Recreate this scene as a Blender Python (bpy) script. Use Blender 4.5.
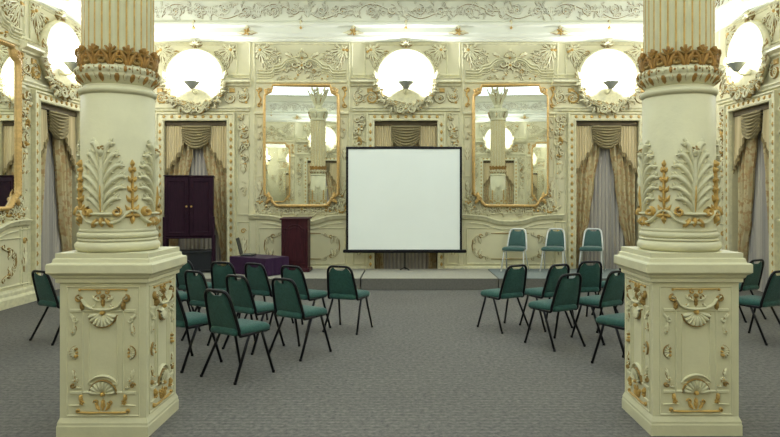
import bpy, math, random
from mathutils import Vector, Matrix
PI = math.pi
SC = bpy.context.scene
COL = SC.collection
for _o in list(bpy.data.objects):
    bpy.data.objects.remove(_o)

# ------------------------------------------------------------------ camera
cam_d = bpy.data.cameras.new('camera')
cam = bpy.data.objects.new('camera', cam_d)
COL.objects.link(cam)
cam.location = (0, 0, 1.70)
cam.rotation_euler = (PI / 2, 0, 0)
cam_d.sensor_width = 36.0
cam_d.lens = 626.0 / 780.0 * 36.0
cam_d.shift_x = -15.0 / 780.0
cam_d.shift_y = -20.5 / 780.0
cam_d.clip_start = 0.05
SC.camera = cam

# ------------------------------------------------------------------ light, exposure
LAMP_W = 165.0            # each uplight bowl in a niche
CEIL_W = 310.0           # soft fill added under the ceiling, no fixture there
w = bpy.data.worlds.new('world')
SC.world = w
w.use_nodes = True
w.node_tree.nodes['Background'].inputs[0].default_value = (0.25, 0.30, 0.42, 1)
w.node_tree.nodes['Background'].inputs[1].default_value = 0.3
SC.view_settings.view_transform = 'Standard'
SC.view_settings.look = 'None'
SC.view_settings.gamma = 1.0
SC.view_settings.use_curve_mapping = False
SC.view_settings.exposure = -0.55
def area(name, loc, sx, sy, power, col):
    l = bpy.data.lights.new(name, 'AREA')
    l.shape = 'RECTANGLE'; l.size = sx; l.size_y = sy; l.energy = power; l.color = col
    o = bpy.data.objects.new(name, l); COL.objects.link(o); o.location = loc
    return o
area('added_ceiling_fill', (0, 8.6, 6.05), 9.0, 6.5, CEIL_W, (0.84, 1.0, 1.08))  # both area lights are added fill, not lamps of the hall
area('added_ceiling_fill_near', (0, 2.0, 6.05), 9.0, 4.5, CEIL_W * 0.85, (0.84, 1.0, 1.08))

# room: camera at the origin looks along +Y
DW = 13.25      # back wall
XW = 6.2        # side walls
YR = -1.0       # wall behind the camera
HW = 5.95       # wall height, the cove starts here

# ------------------------------------------------------------------ materials
def lin(r, g, b):
    f = lambda c: ((c / 255 + .055) / 1.055) ** 2.4 if c > 10 else c / 255 / 12.92
    return (f(r), f(g), f(b), 1)
def newmat(name):
    m = bpy.data.materials.new(name); m.use_nodes = True
    nt = m.node_tree
    return m, nt, nt.nodes['Principled BSDF']
def mat(name, rgb, rough=.6, metal=0., var=0.08, scale=6., bump=0., bscale=60., sheen=0., coat=0., spec=.3):
    m, nt, b = newmat(name)
    b.inputs['Roughness'].default_value = rough
    b.inputs['Metallic'].default_value = metal
    b.inputs['Specular IOR Level'].default_value = spec
    c = lin(*rgb)
    tc = nt.nodes.new('ShaderNodeTexCoord')
    nz = nt.nodes.new('ShaderNodeTexNoise'); nz.inputs['Scale'].default_value = scale
    nz.inputs['Detail'].default_value = 5
    nt.links.new(tc.outputs['Object'], nz.inputs['Vector'])
    rp = nt.nodes.new('ShaderNodeValToRGB')
    rp.color_ramp.elements[0].position = .3; rp.color_ramp.elements[1].position = .7
    rp.color_ramp.elements[0].color = tuple(x * (1 - var) for x in c[:3]) + (1,)
    rp.color_ramp.elements[1].color = tuple(min(1, x * (1 + var)) for x in c[:3]) + (1,)
    nt.links.new(nz.outputs['Fac'], rp.inputs['Fac'])
    nt.links.new(rp.outputs['Color'], b.inputs['Base Color'])
    if bump:
        n2 = nt.nodes.new('ShaderNodeTexNoise'); n2.inputs['Scale'].default_value = bscale
        n2.inputs['Detail'].default_value = 4
        nt.links.new(tc.outputs['Object'], n2.inputs['Vector'])
        bp = nt.nodes.new('ShaderNodeBump'); bp.inputs['Strength'].default_value = bump
        bp.inputs['Distance'].default_value = .01
        nt.links.new(n2.outputs['Fac'], bp.inputs['Height'])
        nt.links.new(bp.outputs['Normal'], b.inputs['Normal'])
    if sheen and 'Sheen Weight' in b.inputs: b.inputs['Sheen Weight'].default_value = sheen
    if coat: b.inputs['Coat Weight'].default_value = coat
    return m
M = {}
M['cream'] = mat('cream_plaster', (214, 207, 170), .55, var=.05, scale=2.5, bump=.12, bscale=40)
M['relief'] = mat('relief_plaster', (217, 211, 174), .5, var=.12, scale=14, bump=.15, bscale=50)
M['stone'] = mat('column_plaster', (208, 203, 168), .5, var=.05, scale=5, bump=.15, bscale=35)
M['white'] = mat('white_plaster', (232, 232, 214), .6, var=.03, scale=2)
M['gold'] = mat('gold_paint', (190, 156, 88), .42, .1, var=.2, scale=22, bump=.3, bscale=80)
M['darkgold'] = mat('dark_gold_paint', (156, 118, 60), .45, .1, var=.3, scale=30, bump=.3, bscale=80)
M['palegold'] = mat('pale_gold_paint', (202, 166, 102), .4, .1, var=.15, scale=22, bump=.3, bscale=80)
M['ochre'] = mat('worn_gilding', (150, 122, 68), .5, .05, var=.25, scale=25, bump=.2, bscale=70)
M['blackmetal'] = mat('black_metal', (18, 18, 22), .38, .3, var=.1)
M['silver'] = mat('silver_metal', (226, 228, 222), .4, .25, var=.05)
M['green'] = mat('green_fabric', (45, 82, 74), .85, spec=.2, var=.2, scale=40, bump=.25, bscale=350, sheen=.14)
M['bluegreen'] = mat('blue_green_fabric', (66, 94, 89), .85, spec=.1, var=.1, scale=40, bump=.25, bscale=350, sheen=.3)
M['purple'] = mat('purple_cloth', (50, 25, 56), .6, spec=.1, var=.12, scale=10, bump=.1, bscale=120, sheen=.1)
M['screen'] = mat('screen_fabric', (246, 250, 241), .75, var=.015, scale=1.2, bump=.05, bscale=2)
M['laptop'] = mat('dark_plastic', (30, 33, 38), .4, var=.05)
M['laptop_key'] = mat('grey_plastic', (92, 96, 98), .45, var=.05)
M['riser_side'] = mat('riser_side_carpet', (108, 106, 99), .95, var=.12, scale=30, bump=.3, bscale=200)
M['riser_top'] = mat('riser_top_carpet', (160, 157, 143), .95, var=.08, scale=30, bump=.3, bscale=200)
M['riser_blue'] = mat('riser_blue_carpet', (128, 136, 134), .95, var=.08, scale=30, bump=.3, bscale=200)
M['lintel_shade'] = mat('lintel_shade_brown', (84, 72, 48), .6, var=.2, scale=8)  # dark brown standing in for the shade under the window lintel
M['fringe'] = mat('olive_fringe', (150, 134, 96), .9, var=.25, scale=60)
M['bowlmetal'] = mat('grey_bowl', (150, 152, 140), .4, var=.05)
M['glassdark'] = mat('night_pane', (60, 72, 92), .08, var=.05)
def mirror_mat():
    m, nt, b = newmat('mirror_glass')
    b.inputs['Base Color'].default_value = (.86, .88, .84, 1)
    b.inputs['Metallic'].default_value = 1; b.inputs['Roughness'].default_value = .015
    return m
M['mirror'] = mirror_mat()
def wood(name, a, b_, coat):
    m, nt, b = newmat(name)
    tc = nt.nodes.new('ShaderNodeTexCoord'); mp = nt.nodes.new('ShaderNodeMapping')
    mp.inputs['Scale'].default_value = (14, 14, 1.6)
    nz = nt.nodes.new('ShaderNodeTexNoise'); nz.inputs['Scale'].default_value = 3; nz.inputs['Detail'].default_value = 6
    rp = nt.nodes.new('ShaderNodeValToRGB')
    rp.color_ramp.elements[0].color = lin(*a); rp.color_ramp.elements[1].color = lin(*b_)
    rp.color_ramp.elements[0].position = .3; rp.color_ramp.elements[1].position = .72
    L = nt.links.new
    L(tc.outputs['Object'], mp.inputs['Vector']); L(mp.outputs[0], nz.inputs['Vector'])
    L(nz.outputs['Fac'], rp.inputs['Fac']); L(rp.outputs[0], b.inputs['Base Color'])
    b.inputs['Specular IOR Level'].default_value = .12; b.inputs['Roughness'].default_value = .5; b.inputs['Coat Weight'].default_value = coat
    return m
M['mahogany'] = wood('dark_mahogany', (32, 14, 27), (46, 22, 37), .0)
M['redwood'] = wood('red_mahogany', (46, 18, 26), (68, 29, 36), .1)
def striped(name, a, b_, scale, axis='X', rough=.85, wobble=1.2, floral=None):
    m, nt, b = newmat(name)
    L = nt.links.new
    tc = nt.nodes.new('ShaderNodeTexCoord')
    wv = nt.nodes.new('ShaderNodeTexWave'); wv.bands_direction = axis
    wv.inputs['Scale'].default_value = scale; wv.inputs['Distortion'].default_value = wobble
    wv.inputs['Detail'].default_value = 2
    L(tc.outputs['Object'], wv.inputs['Vector'])
    rp = nt.nodes.new('ShaderNodeValToRGB')
    rp.color_ramp.elements[0].color = lin(*a); rp.color_ramp.elements[1].color = lin(*b_)
    L(wv.outputs['Fac'], rp.inputs['Fac'])
    out = rp.outputs[0]
    if floral:
        nz = nt.nodes.new('ShaderNodeTexVoronoi'); nz.inputs['Scale'].default_value = 16
        n0 = nt.nodes.new('ShaderNodeTexNoise'); n0.inputs['Scale'].default_value = 13; n0.inputs['Detail'].default_value = 4
        L(tc.outputs['Object'], n0.inputs['Vector'])
        r2 = nt.nodes.new('ShaderNodeValToRGB')
        r2.color_ramp.elements[0].position = .50; r2.color_ramp.elements[1].position = .58
        L(n0.outputs['Fac'], r2.inputs['Fac'])
        mx = nt.nodes.new('ShaderNodeMixRGB'); mx.inputs[2].default_value = lin(*floral)
        L(r2.outputs[0], mx.inputs[0]); L(out, mx.inputs[1]); out = mx.outputs[0]
    L(out, b.inputs['Base Color'])
    b.inputs['Roughness'].default_value = rough
    return m
M['brocade'] = striped('brocade_drape', (204, 190, 148), (182, 164, 120), 3, 'X', floral=(178, 148, 104))
M['swag'] = striped('olive_swag', (150, 138, 102), (128, 116, 82), 5, 'Z')
M['panel_cloth'] = striped('cream_striped_cloth', (220, 204, 162), (196, 178, 136), 7, 'X', wobble=.2)
M['sheer'] = striped('grey_sheer', (184, 176, 162), (152, 147, 140), 4, 'X', wobble=.4)
def carpet():
    m, nt, b = newmat('grey_carpet')
    L = nt.links.new
    tc = nt.nodes.new('ShaderNodeTexCoord')
    n1 = nt.nodes.new('ShaderNodeTexNoise'); n1.inputs['Scale'].default_value = 26; n1.inputs['Detail'].default_value = 6; n1.inputs['Roughness'].default_value = .7
    n2 = nt.nodes.new('ShaderNodeTexNoise'); n2.inputs['Scale'].default_value = .8; n2.inputs['Detail'].default_value = 3
    wv = nt.nodes.new('ShaderNodeTexWave'); wv.bands_direction = 'Y'; wv.inputs['Scale'].default_value = 5.0
    wv.inputs['Distortion'].default_value = 3.5; wv.inputs['Detail'].default_value = 3; wv.inputs['Detail Scale'].default_value = 4
    for n in (n1, n2, wv): L(tc.outputs['Object'], n.inputs['Vector'])
    r1 = nt.nodes.new('ShaderNodeValToRGB')
    r1.color_ramp.elements[0].position = .3; r1.color_ramp.elements[1].position = .7
    r1.color_ramp.elements[0].color = lin(76, 75, 73); r1.color_ramp.elements[1].color = lin(136, 132, 124)
    L(n1.outputs['Fac'], r1.inputs['Fac'])
    mx = nt.nodes.new('ShaderNodeMixRGB'); mx.blend_type = 'MULTIPLY'; mx.inputs[0].default_value = .22
    L(r1.outputs[0], mx.inputs[1]); L(wv.outputs['Color'], mx.inputs[2])
    m2 = nt.nodes.new('ShaderNodeMixRGB'); m2.blend_type = 'MULTIPLY'; m2.inputs[0].default_value = .25
    L(mx.outputs[0], m2.inputs[1]); L(n2.outputs['Fac'], m2.inputs[2])
    L(m2.outputs[0], b.inputs['Base Color'])
    b.inputs['Roughness'].default_value = .95
    bp = nt.nodes.new('ShaderNodeBump'); bp.inputs['Strength'].default_value = .5; bp.inputs['Distance'].default_value = .01
    n3 = nt.nodes.new('ShaderNodeTexNoise'); n3.inputs['Scale'].default_value = 220
    L(tc.outputs['Object'], n3.inputs['Vector']); L(n3.outputs['Fac'], bp.inputs['Height']); L(bp.outputs[0], b.inputs['Normal'])
    return m
M['carpet'] = carpet()
def emit(name, col, s):
    m, nt, b = newmat(name)
    b.inputs['Emission Color'].default_value = col; b.inputs['Emission Strength'].default_value = s
    return m
M['bulb'] = emit('lit_bulb', (1, .97, .88, 1), 12.0)

# ------------------------------------------------------------------ mesh builder
class MB:
    def __init__(s): s.v = []; s.f = []; s.m = []; s.sm = []
    def add(s, vs, fs, mi=0, smooth=False):
        b = len(s.v); s.v.extend(vs)
        for f in fs:
            s.f.append(tuple(b + i for i in f)); s.m.append(mi); s.sm.append(smooth)
    def box(s, x0, x1, y0, y1, z0, z1, mi=0):
        vs = [(x0,y0,z0),(x1,y0,z0),(x1,y1,z0),(x0,y1,z0),(x0,y0,z1),(x1,y0,z1),(x1,y1,z1),(x0,y1,z1)]
        s.add(vs, [(0,3,2,1),(4,5,6,7),(0,1,5,4),(1,2,6,5),(2,3,7,6),(3,0,4,7)], mi)
    def bbox(s, x0, x1, y0, y1, z0, z1, c=.01, mi=0):
        """box with chamfered vertical and horizontal edges"""
        def ring(i, z): return [(x0+i+c,y0+i,z),(x1-i-c,y0+i,z),(x1-i,y0+i+c,z),(x1-i,y1-i-c,z),(x1-i-c,y1-i,z),(x0+i+c,y1-i,z),(x0+i,y1-i-c,z),(x0+i,y0+i+c,z)]
        s.rings([ring(c, z0), ring(0, z0+c), ring(0, z1-c), ring(c, z1)], mi, caps=True)
    def rings(s, rs, mi=0, caps=True, smooth=False, closed=True):
        n = len(rs[0]); vs = [p for r in rs for p in r]; fs = []
        for k in range(len(rs) - 1):
            for i in range(n if closed else n - 1):
                j = (i + 1) % n
                fs.append((k*n+i, k*n+j, (k+1)*n+j, (k+1)*n+i))
        if caps:
            fs.append(tuple(range(n))[::-1]); fs.append(tuple((len(rs)-1)*n+i for i in range(n)))
        s.add(vs, fs, mi, smooth)
    def tube(s, path, r, n=8, mi=0, caps=True, closed=False):
        P = [Vector(p) for p in path]; rs = []
        up = None; N = len(P)
        for i, p in enumerate(P):
            if closed: t = P[(i+1) % N] - P[i-1]
            else: t = P[min(i+1, N-1)] - P[max(i-1, 0)]
            t.normalize()
            if up is None:
                up = Vector((0,0,1)) if abs(t.z) < .9 else Vector((1,0,0))
            a = (up - t * up.dot(t))
            if a.length < 1e-5: a = t.orthogonal()
            a.normalize(); b = t.cross(a); up = a
            rr = r(i/(N-1)) if callable(r) else r
            rs.append([tuple(p + (a*math.cos(2*PI*k/n) + b*math.sin(2*PI*k/n))*rr) for k in range(n)])
        if closed: rs.append(rs[0])
        s.rings(rs, mi, caps=caps and not closed, smooth=True)
    def lathe(s, prof, n=48, c=(0,0), mi=0, caps=True, smooth=True):
        rs = [[(c[0]+r*math.cos(2*PI*k/n), c[1]+r*math.sin(2*PI*k/n), z) for k in range(n)] for r, z in prof]
        s.rings(rs, mi, caps=caps, smooth=smooth)
    def grid(s, fn, nu, nv, mi=0, smooth=True, thick=0.):
        vs = [fn(i/nu, j/nv) for j in range(nv+1) for i in range(nu+1)]
        fs = [(j*(nu+1)+i, j*(nu+1)+i+1, (j+1)*(nu+1)+i+1, (j+1)*(nu+1)+i) for j in range(nv) for i in range(nu)]
        s.add(vs, fs, mi, smooth)
        if thick:
            s.add([(x, y+thick, z) for x, y, z in vs], [f[::-1] for f in fs], mi, smooth)
    def build(s, name, mats, parent=None, loc=None):
        me = bpy.data.meshes.new(name)
        me.from_pydata([tuple(p) for p in s.v], [], s.f)
        if not isinstance(mats, (list, tuple)): mats = [mats]
        for m in mats: me.materials.append(m)
        me.polygons.foreach_set('material_index', s.m)
        me.polygons.foreach_set('use_smooth', s.sm)
        me.update()
        o = bpy.data.objects.new(name, me); COL.objects.link(o)
        if parent: o.parent = parent
        if loc: o.location = loc
        return o

class Relief(MB):
    """carved ornament drawn in (u, v) with height w; fmap turns (u, v, w) into 3D"""
    def __init__(s, fmap=None, seed=1):
        super().__init__(); s.map = fmap or (lambda u, v, w: (u, -w, v)); s.R = random.Random(seed)
        s.gold_p = .0; s.ochre_p = .45
    def pick(s, mi):
        if mi is not None: return mi
        r = s.R.random()
        return 1 if r < s.gold_p else 2 if r < s.gold_p + s.ochre_p else 0
    def sweep(s, pts, prof, mi=0, closed=False, smooth=True, taper=None, edge=None):
        n = len(pts); rs = []
        for i in range(n):
            if closed: a, b = pts[i-1], pts[(i+1) % n]
            else: a, b = pts[max(i-1,0)], pts[min(i+1,n-1)]
            tx, ty = b[0]-a[0], b[1]-a[1]; l = math.hypot(tx, ty) or 1
            nx, ny = -ty/l, tx/l
            k = taper(i/(n-1)) if taper else 1
            rs.append([s.map(pts[i][0]+nx*o*k, pts[i][1]+ny*o*k, h*(k if taper and h > 0 else 1)) for o, h in prof])
        if closed: rs.append(rs[0])
        f0 = len(s.f)
        s.rings(rs, mi, caps=False, smooth=smooth, closed=False)
        if edge is not None:
            q = len(prof)-1
            for k in range(f0, len(s.f)):
                if (k-f0) % q in (0, q-1): s.m[k] = edge
    def stroke(s, pts, w, h, mi=None, tip=.25, base=.6):
        e = None
        if mi is None or isinstance(mi, str):
            mi = 0 if mi is not None else (1 if s.R.random() < s.gold_p else 0); e = 2 if mi == 0 and s.R.random() < s.ochre_p*1.9 else None
        prof = [(-w, -.004), (-.62*w, .75*h), (0, h), (.62*w, .75*h), (w, -.004)]
        s.sweep(pts, prof, mi, edge=e, taper=lambda t: base + (1-base)*math.sin(min(1, t*2.2)*PI/2) if t < .45 else max(tip, 1 - (1-tip)*((t-.45)/.55)**1.3))
    def blob(s, u, v, r, h, mi=None, n=8):
        mi = s.pick(mi); b = len(s.v)
        rs = []
        for k, (q, z) in enumerate(((1, -.004), (.85, .55*h), (.5, .9*h))):
            rs.append([s.map(u+r*q*math.cos(2*PI*i/n), v+r*q*math.sin(2*PI*i/n), z) for i in range(n)])
        s.rings(rs, mi, caps=False, smooth=True)
        s.add([s.map(u, v, h)] + rs[-1], [(0, 1+i, 1+(i+1) % n) for i in range(n)], mi, True)
    def arc(s, cx, cy, r0, r1, a0, a1, n=10):
        return [(cx+(r0+(r1-r0)*i/n)*math.cos(a0+(a1-a0)*i/n), cy+(r0+(r1-r0)*i/n)*math.sin(a0+(a1-a0)*i/n)) for i in range(n+1)]
    def spiral(s, cx, cy, r, a0, turns, w, h, mi=None, d=1, n=14):
        pts = s.arc(cx, cy, r, r*.12, a0, a0+d*turns*2*PI, n)
        s.stroke(pts, w, h, mi); return pts
    def leaf(s, u, v, a, L, w, h, bend=.4, mi=None, lobes=2):
        pts = []; x, y, t = u, v, a; n = 6
        if mi is None: mi = 1 if s.R.random() < s.gold_p*.3 else 'edge'
        for i in range(n+1):
            pts.append((x, y)); t = a + bend*i/n; x += L/n*math.cos(t); y += L/n*math.sin(t)
        s.stroke(pts, w*.55, h, mi, tip=.15)
        for k in range(lobes):
            p = pts[1+k*2]; q = a + bend*(1+k*2)/n; l = L*(.48-.1*k)
            for sg in (-1, 1):
                e = q + sg*.75
                s.stroke([(p[0]+l*j/3*math.cos(e-sg*.16*j), p[1]+l*j/3*math.sin(e-sg*.16*j)) for j in range(4)], w*.42, h*.7, mi, tip=.2)
    def flower(s, u, v, r, h, mi=None, petals=6):
        for k in range(petals):
            a = 2*PI*k/petals
            s.stroke([(u+r*t*math.cos(a), v+r*t*math.sin(a)) for t in (.15, .45, .75, 1)], r*.36, h*.75, mi, tip=.5)
        s.blob(u, v, r*.34, h, 1 if mi is None else mi, 7)
    def cluster(s, u0, u1, v0, v1, n, L=.13, h=.04, gold=.1):
        for _ in range(n):
            u = s.R.uniform(u0, u1); v = s.R.uniform(v0, v1); k = s.R.random()
            if k < .55: s.leaf(u, v, s.R.uniform(0, 2*PI), L*s.R.uniform(.7, 1.2), L*.22, h*s.R.uniform(.6, 1.1), s.R.uniform(-1.2, 1.2))
            elif k < .8: s.spiral(u, v, L*.42, s.R.uniform(0, 6), 1.1, L*.13, h*.8, d=s.R.choice((-1, 1)), n=10)
            elif k < 1 - gold: s.flower(u, v, L*.36, h)
            else: s.blob(u, v, L*.2, h, 1)
    def frame(s, u0, v0, u1, v1, w, h, mi=0):
        """mitred rectangular moulding"""
        rs = []
        for o, z in ((0, -.003), (0, h*.6), (w*.25, h), (w*.55, h*.75), (w*.7, h*.35), (w, -.003)):
            rs.append([s.map(u0+o, v0+o, z), s.map(u1-o, v0+o, z), s.map(u1-o, v1-o, z), s.map(u0+o, v1-o, z)])
        s.rings(rs, mi, caps=False)
    def mould(s, u0, u1, prof, mi=0):
        """straight horizontal moulding, prof = [(w, z)...] from bottom to top"""
        rs = [[s.map(u0, z, w_) for w_, z in prof], [s.map(u1, z, w_) for w_, z in prof]]
        s.rings(rs, mi, caps=False, closed=False)
        for u in (u0, u1):
            pts = [s.map(u, z, w_) for w_, z in prof]
            s.add(pts, [tuple(range(len(pts)))], mi)
    def slab(s, u0, u1, v0, v1, h, mi=0, b=-.003):
        c = min(.012, h*.5)
        rs = [[s.map(u0+i, v0+i, z), s.map(u1-i, v0+i, z), s.map(u1-i, v1-i, z), s.map(u0+i, v1-i, z)] for i, z in ((0, b), (0, h-c), (c, h))]
        s.rings(rs, mi, caps=True)
    def fan(s, u, v, r, a0, a1, n, h, mi=0, rim=1):
        for k in range(n):
            a = a0 + (a1-a0)*(k+.5)/n
            s.stroke([(u+r*t*math.cos(a), v+r*t*math.sin(a)) for t in (.18, .5, .8, 1)], r*(a1-a0)/n*.5, h, mi, tip=.95, base=.3)
        if rim is not None:
            s.stroke(s.arc(u, v, r*1.06, r*1.06, a0, a1, 12), r*.07, h*.7, rim, tip=.6)
        s.blob(u, v, r*.2, h*1.1, 1, 8)

RM = [M['relief'], M['gold'], M['ochre']]
RS = [M['stone'], M['gold'], M['ochre']]

def tag(o, label=None, cat=None, group=None, kind=None):
    if label: o['label'] = label
    if cat: o['category'] = cat
    if group: o['group'] = group
    if kind: o['kind'] = kind
    return o
def empty(name, loc=(0,0,0), rz=0.):
    o = bpy.data.objects.new(name, None); COL.objects.link(o)
    o.location = loc; o.rotation_euler = (0, 0, rz); o.empty_display_size = .1
    return o
def kids(o): return [c for c in bpy.data.objects if c.parent == o]
def copy_tree(o, parent=None):
    c = o.copy(); COL.objects.link(c)
    if parent: c.parent = parent
    for ch in kids(o): copy_tree(ch, c)
    return c

# ------------------------------------------------------------------ floor, ceiling, wall bodies
b = MB(); b.box(-XW-.4, XW+.4, YR-.4, DW+.4, -.1, 0)
tag(b.build('floor', M['carpet']), 'grey tweed carpet floor of the hall', 'floor', kind='structure')

WIN_HW, WIN_TOP = .665, 3.33       # window opening half width and top
BACK_W = [-4.42, .02, 4.27]        # window bays of the back wall (x)
BACK_M = [-2.18, 2.22]             # mirror bays
SIDE_W = [11.2, 7.0, 2.8]          # window bays of the side walls (y)
SIDE_M = [9.17, 4.9, .7]
REAR_W = [-2.2, 2.2]
REAR_M = [-4.4, 0, 4.4]

def wall_body(name, L0, L1, opens, label, M4):
    b = MB(); xs = [L0]; T = .42
    for c in sorted(opens):
        b.box(xs[-1], c-WIN_HW, 0, T, 0, HW)
        b.box(c-WIN_HW, c+WIN_HW, 0, T, WIN_TOP, HW)
        xs.append(c+WIN_HW)
    b.box(xs[-1], L1, 0, T, 0, HW)
    b.box(L0, L1, -.006, .0, 5.40, HW, 1)
    o = b.build(name, [M['cream'], M['white']]); o.matrix_world = M4
    return tag(o, label, 'wall', kind='structure')
def wall_m(side):
    if side == 'back': return Matrix.Translation((0, DW, 0))
    if side == 'rear': return Matrix.Translation((0, YR, 0)) @ Matrix.Rotation(PI, 4, 'Z')
    if side == 'left': return Matrix.Translation((-XW, 0, 0)) @ Matrix.Rotation(PI/2, 4, 'Z')
    return Matrix.Translation((XW, 0, 0)) @ Matrix.Rotation(-PI/2, 4, 'Z')
def wall_u(side, p):
    """position along the room (x or y) to the wall's own u"""
    return {'back': p, 'rear': -p, 'left': p, 'right': -p}[side]
SPAN = {'back': (-XW, XW), 'rear': (-XW, XW), 'left': (YR, DW), 'right': (-DW, -YR)}
WINS = {'back': BACK_W, 'rear': REAR_W, 'left': SIDE_W, 'right': SIDE_W}
MIRS = {'back': BACK_M, 'rear': REAR_M, 'left': SIDE_M, 'right': SIDE_M}
for sd, lb in (('back', 'cream panelled wall behind the stage'), ('left', 'cream wall along the left side of the hall'),
               ('right', 'cream wall along the right side of the hall'), ('rear', 'cream wall opposite the stage')):
    wall_body('wall_' + sd, *SPAN[sd], [wall_u(sd, p) for p in WINS[sd]], lb, wall_m(sd))

# ceiling with a cove all round and shallow coffer ribs
b = MB()
def ring(i, z): return [(-XW+i, YR+i, z), (XW-i, YR+i, z), (XW-i, DW-i, z), (-XW+i, DW-i, z)]
b.rings([ring(-.4, HW), ring(0, HW)] + [ring(.55*(1-math.cos(a)), HW+.5*math.sin(a)) for a in (0, .3, .6, .9, 1.2, PI/2)], 0, caps=False)
b.add(ring(.55, HW+.5), [(0, 1, 2, 3)], 0)
b.rings([ring(-.4, HW), ring(-.4, HW+.7)], 0, caps=False)
b.add(ring(-.4, HW+.7), [(0, 1, 2, 3)], 0)
for x in (-3.4, 0, 3.4): b.box(x-.14, x+.14, YR+.6, DW-.6, HW+.38, HW+.52)
for y in (1.6, 4.6, 7.6, 10.6): b.box(-XW+.6, XW-.6, y-.14, y+.14, HW+.38, HW+.52)
tag(b.build('ceiling', M['white']), 'white coved plaster ceiling', 'ceiling', kind='structure')

# ------------------------------------------------------------------ wall ornament
N_TRIM = [0]
def trim(relief, side, u, label, mats=RM):
    N_TRIM[0] += 1
    o = relief.build('trim_%d' % N_TRIM[0], mats)
    o.matrix_world = wall_m(side) @ Matrix.Translation((u, 0, 0))
    return tag(o, label, 'trim', kind='structure')
SIDE_WORD = {'back': 'stage wall', 'left': 'left side wall', 'right': 'right side wall', 'rear': 'wall opposite the stage'}

def scroll_frieze(r, u0, u1, v0, v1, unit=1.02, h=.055):
    n = max(1, round((u1-u0)/unit)); unit = (u1-u0)/n; H = v1-v0; vm = (v0+v1)/2
    for k in range(n):
        d = 1 if k % 2 == 0 else -1
        a = u0 + k*unit
        cx = a + unit*.5
        pts = [(a+unit*t, vm - d*H*.30*math.sin(PI*2*t)*.6 - d*H*.28*math.sin(PI*t)) for t in [i/14 for i in range(15)]]
        for q in range(5): r.spiral(a+unit*r.R.random(), vm+H*r.R.uniform(-.3, .3), H*.17, r.R.uniform(0, 6), 1.3, .014, h*.8, d=r.R.choice((-1, 1)), n=12)
        r.stroke(pts, .022, h*.8, None, tip=.7, base=.8)
        for q, s2 in ((.3, 1), (.72, -1)):
            ccx, ccy = a+unit*q, vm + d*H*.05*s2
            r.spiral(ccx, ccy, H*.33, PI*.5*s2*d, 1.35, .02, h, d=-d*s2, n=16)
            r.flower(ccx, ccy, H*.13, h*.9)
        for q in range(28):
            t = r.R.random(); sgn = r.R.choice((-1, 1))
            r.leaf(a+unit*t, vm+sgn*H*r.R.uniform(.02, .34), r.R.uniform(0, 6.28), H*.40, H*.06, h*.8, r.R.uniform(-1.4, 1.4))
        # upright palmette between the scrolls
        for sgn in (-1, 0, 1):
            r.leaf(a, vm-H*.35, PI/2+sgn*.5, H*.62, H*.12, h, -sgn*.9, None)

for sd in ('back', 'left', 'right', 'rear'):
    u0, u1 = SPAN[sd]; u0 += .02; u1 -= .02
    r = Relief(seed=hash(sd) % 97 if False else {'back': 3, 'left': 5, 'right': 7, 'rear': 11}[sd]); r.ochre_p = .45
    r.mould(u0, u1, [(0, 5.40), (.05, 5.42), (.05, 5.44), (0, 5.46)])
    r.mould(u0, u1, [(0, 5.86), (.06, 5.87), (.10, 5.91), (.10, 5.94), (0, 5.95)])
    scroll_frieze(r, u0, u1, 5.47, 5.85)
    trim(r, sd, 0, 'scrolling acanthus frieze at the top of the %s' % SIDE_WORD[sd], [M['white'], M['gold'], M['ochre']])
    r = Relief()
    r.mould(u0, u1, [(0, 5.00), (.05, 5.02), (.05, 5.05), (.12, 5.08), (.12, 5.13), (.15, 5.16), (.15, 5.27), (.20, 5.31), (.20, 5.36), (.16, 5.38), (.0, 5.40)])
    trim(r, sd, 0, 'broad white cornice moulding round the %s' % SIDE_WORD[sd], [M['white'], M['gold'], M['ochre']])
    # drops and crests on the cornice
    r = Relief(lambda u, v, w_: (u, -w_-.148, v), seed=4)
    us = sorted([wall_u(sd, p) for p in WINS[sd] + MIRS[sd]])
    for c in us:
        r.leaf(c, 5.42, -PI/2, .16, .07, .07, 0, None, lobes=1); r.blob(c, 5.26, .03, .06, 1)
    for a, c in zip(us[:-1], us[1:]):
        m_ = (a+c)/2
        r.flower(m_, 5.18, .08, .07, 1, 5)
        for sg in (-1, 1):
            r.leaf(m_, 5.15, PI/2-sg*1.35, .22, .06, .05, -sg*.5, None, 1)
        r.leaf(m_, 5.2, PI/2, .2, .07, .05, 0, None, 1)
    trim(r, sd, 0, 'gilded drops and crests along the cornice of the %s' % SIDE_WORD[sd])
    # baseboard and wall base, broken at the windows
    r = Relief()
    a = u0
    for c in us_w if False else sorted(wall_u(sd, p) for p in WINS[sd]) + [None]:
        e = u1 if c is None else c-.83
        if e - a > .05:
            r.mould(a, e, [(0, 0), (.10, 0), (.10, .13), (.085, .15), (.06, .17), (.06, .22), (.045, .25), (0, .26)])
        if c is not None: a = c+.83
    o = r.build('baseboard_' + sd, M['relief']); o.matrix_world = wall_m(sd)
    tag(o, 'stepped cream baseboard of the %s' % SIDE_WORD[sd], 'baseboard', kind='structure')

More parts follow.
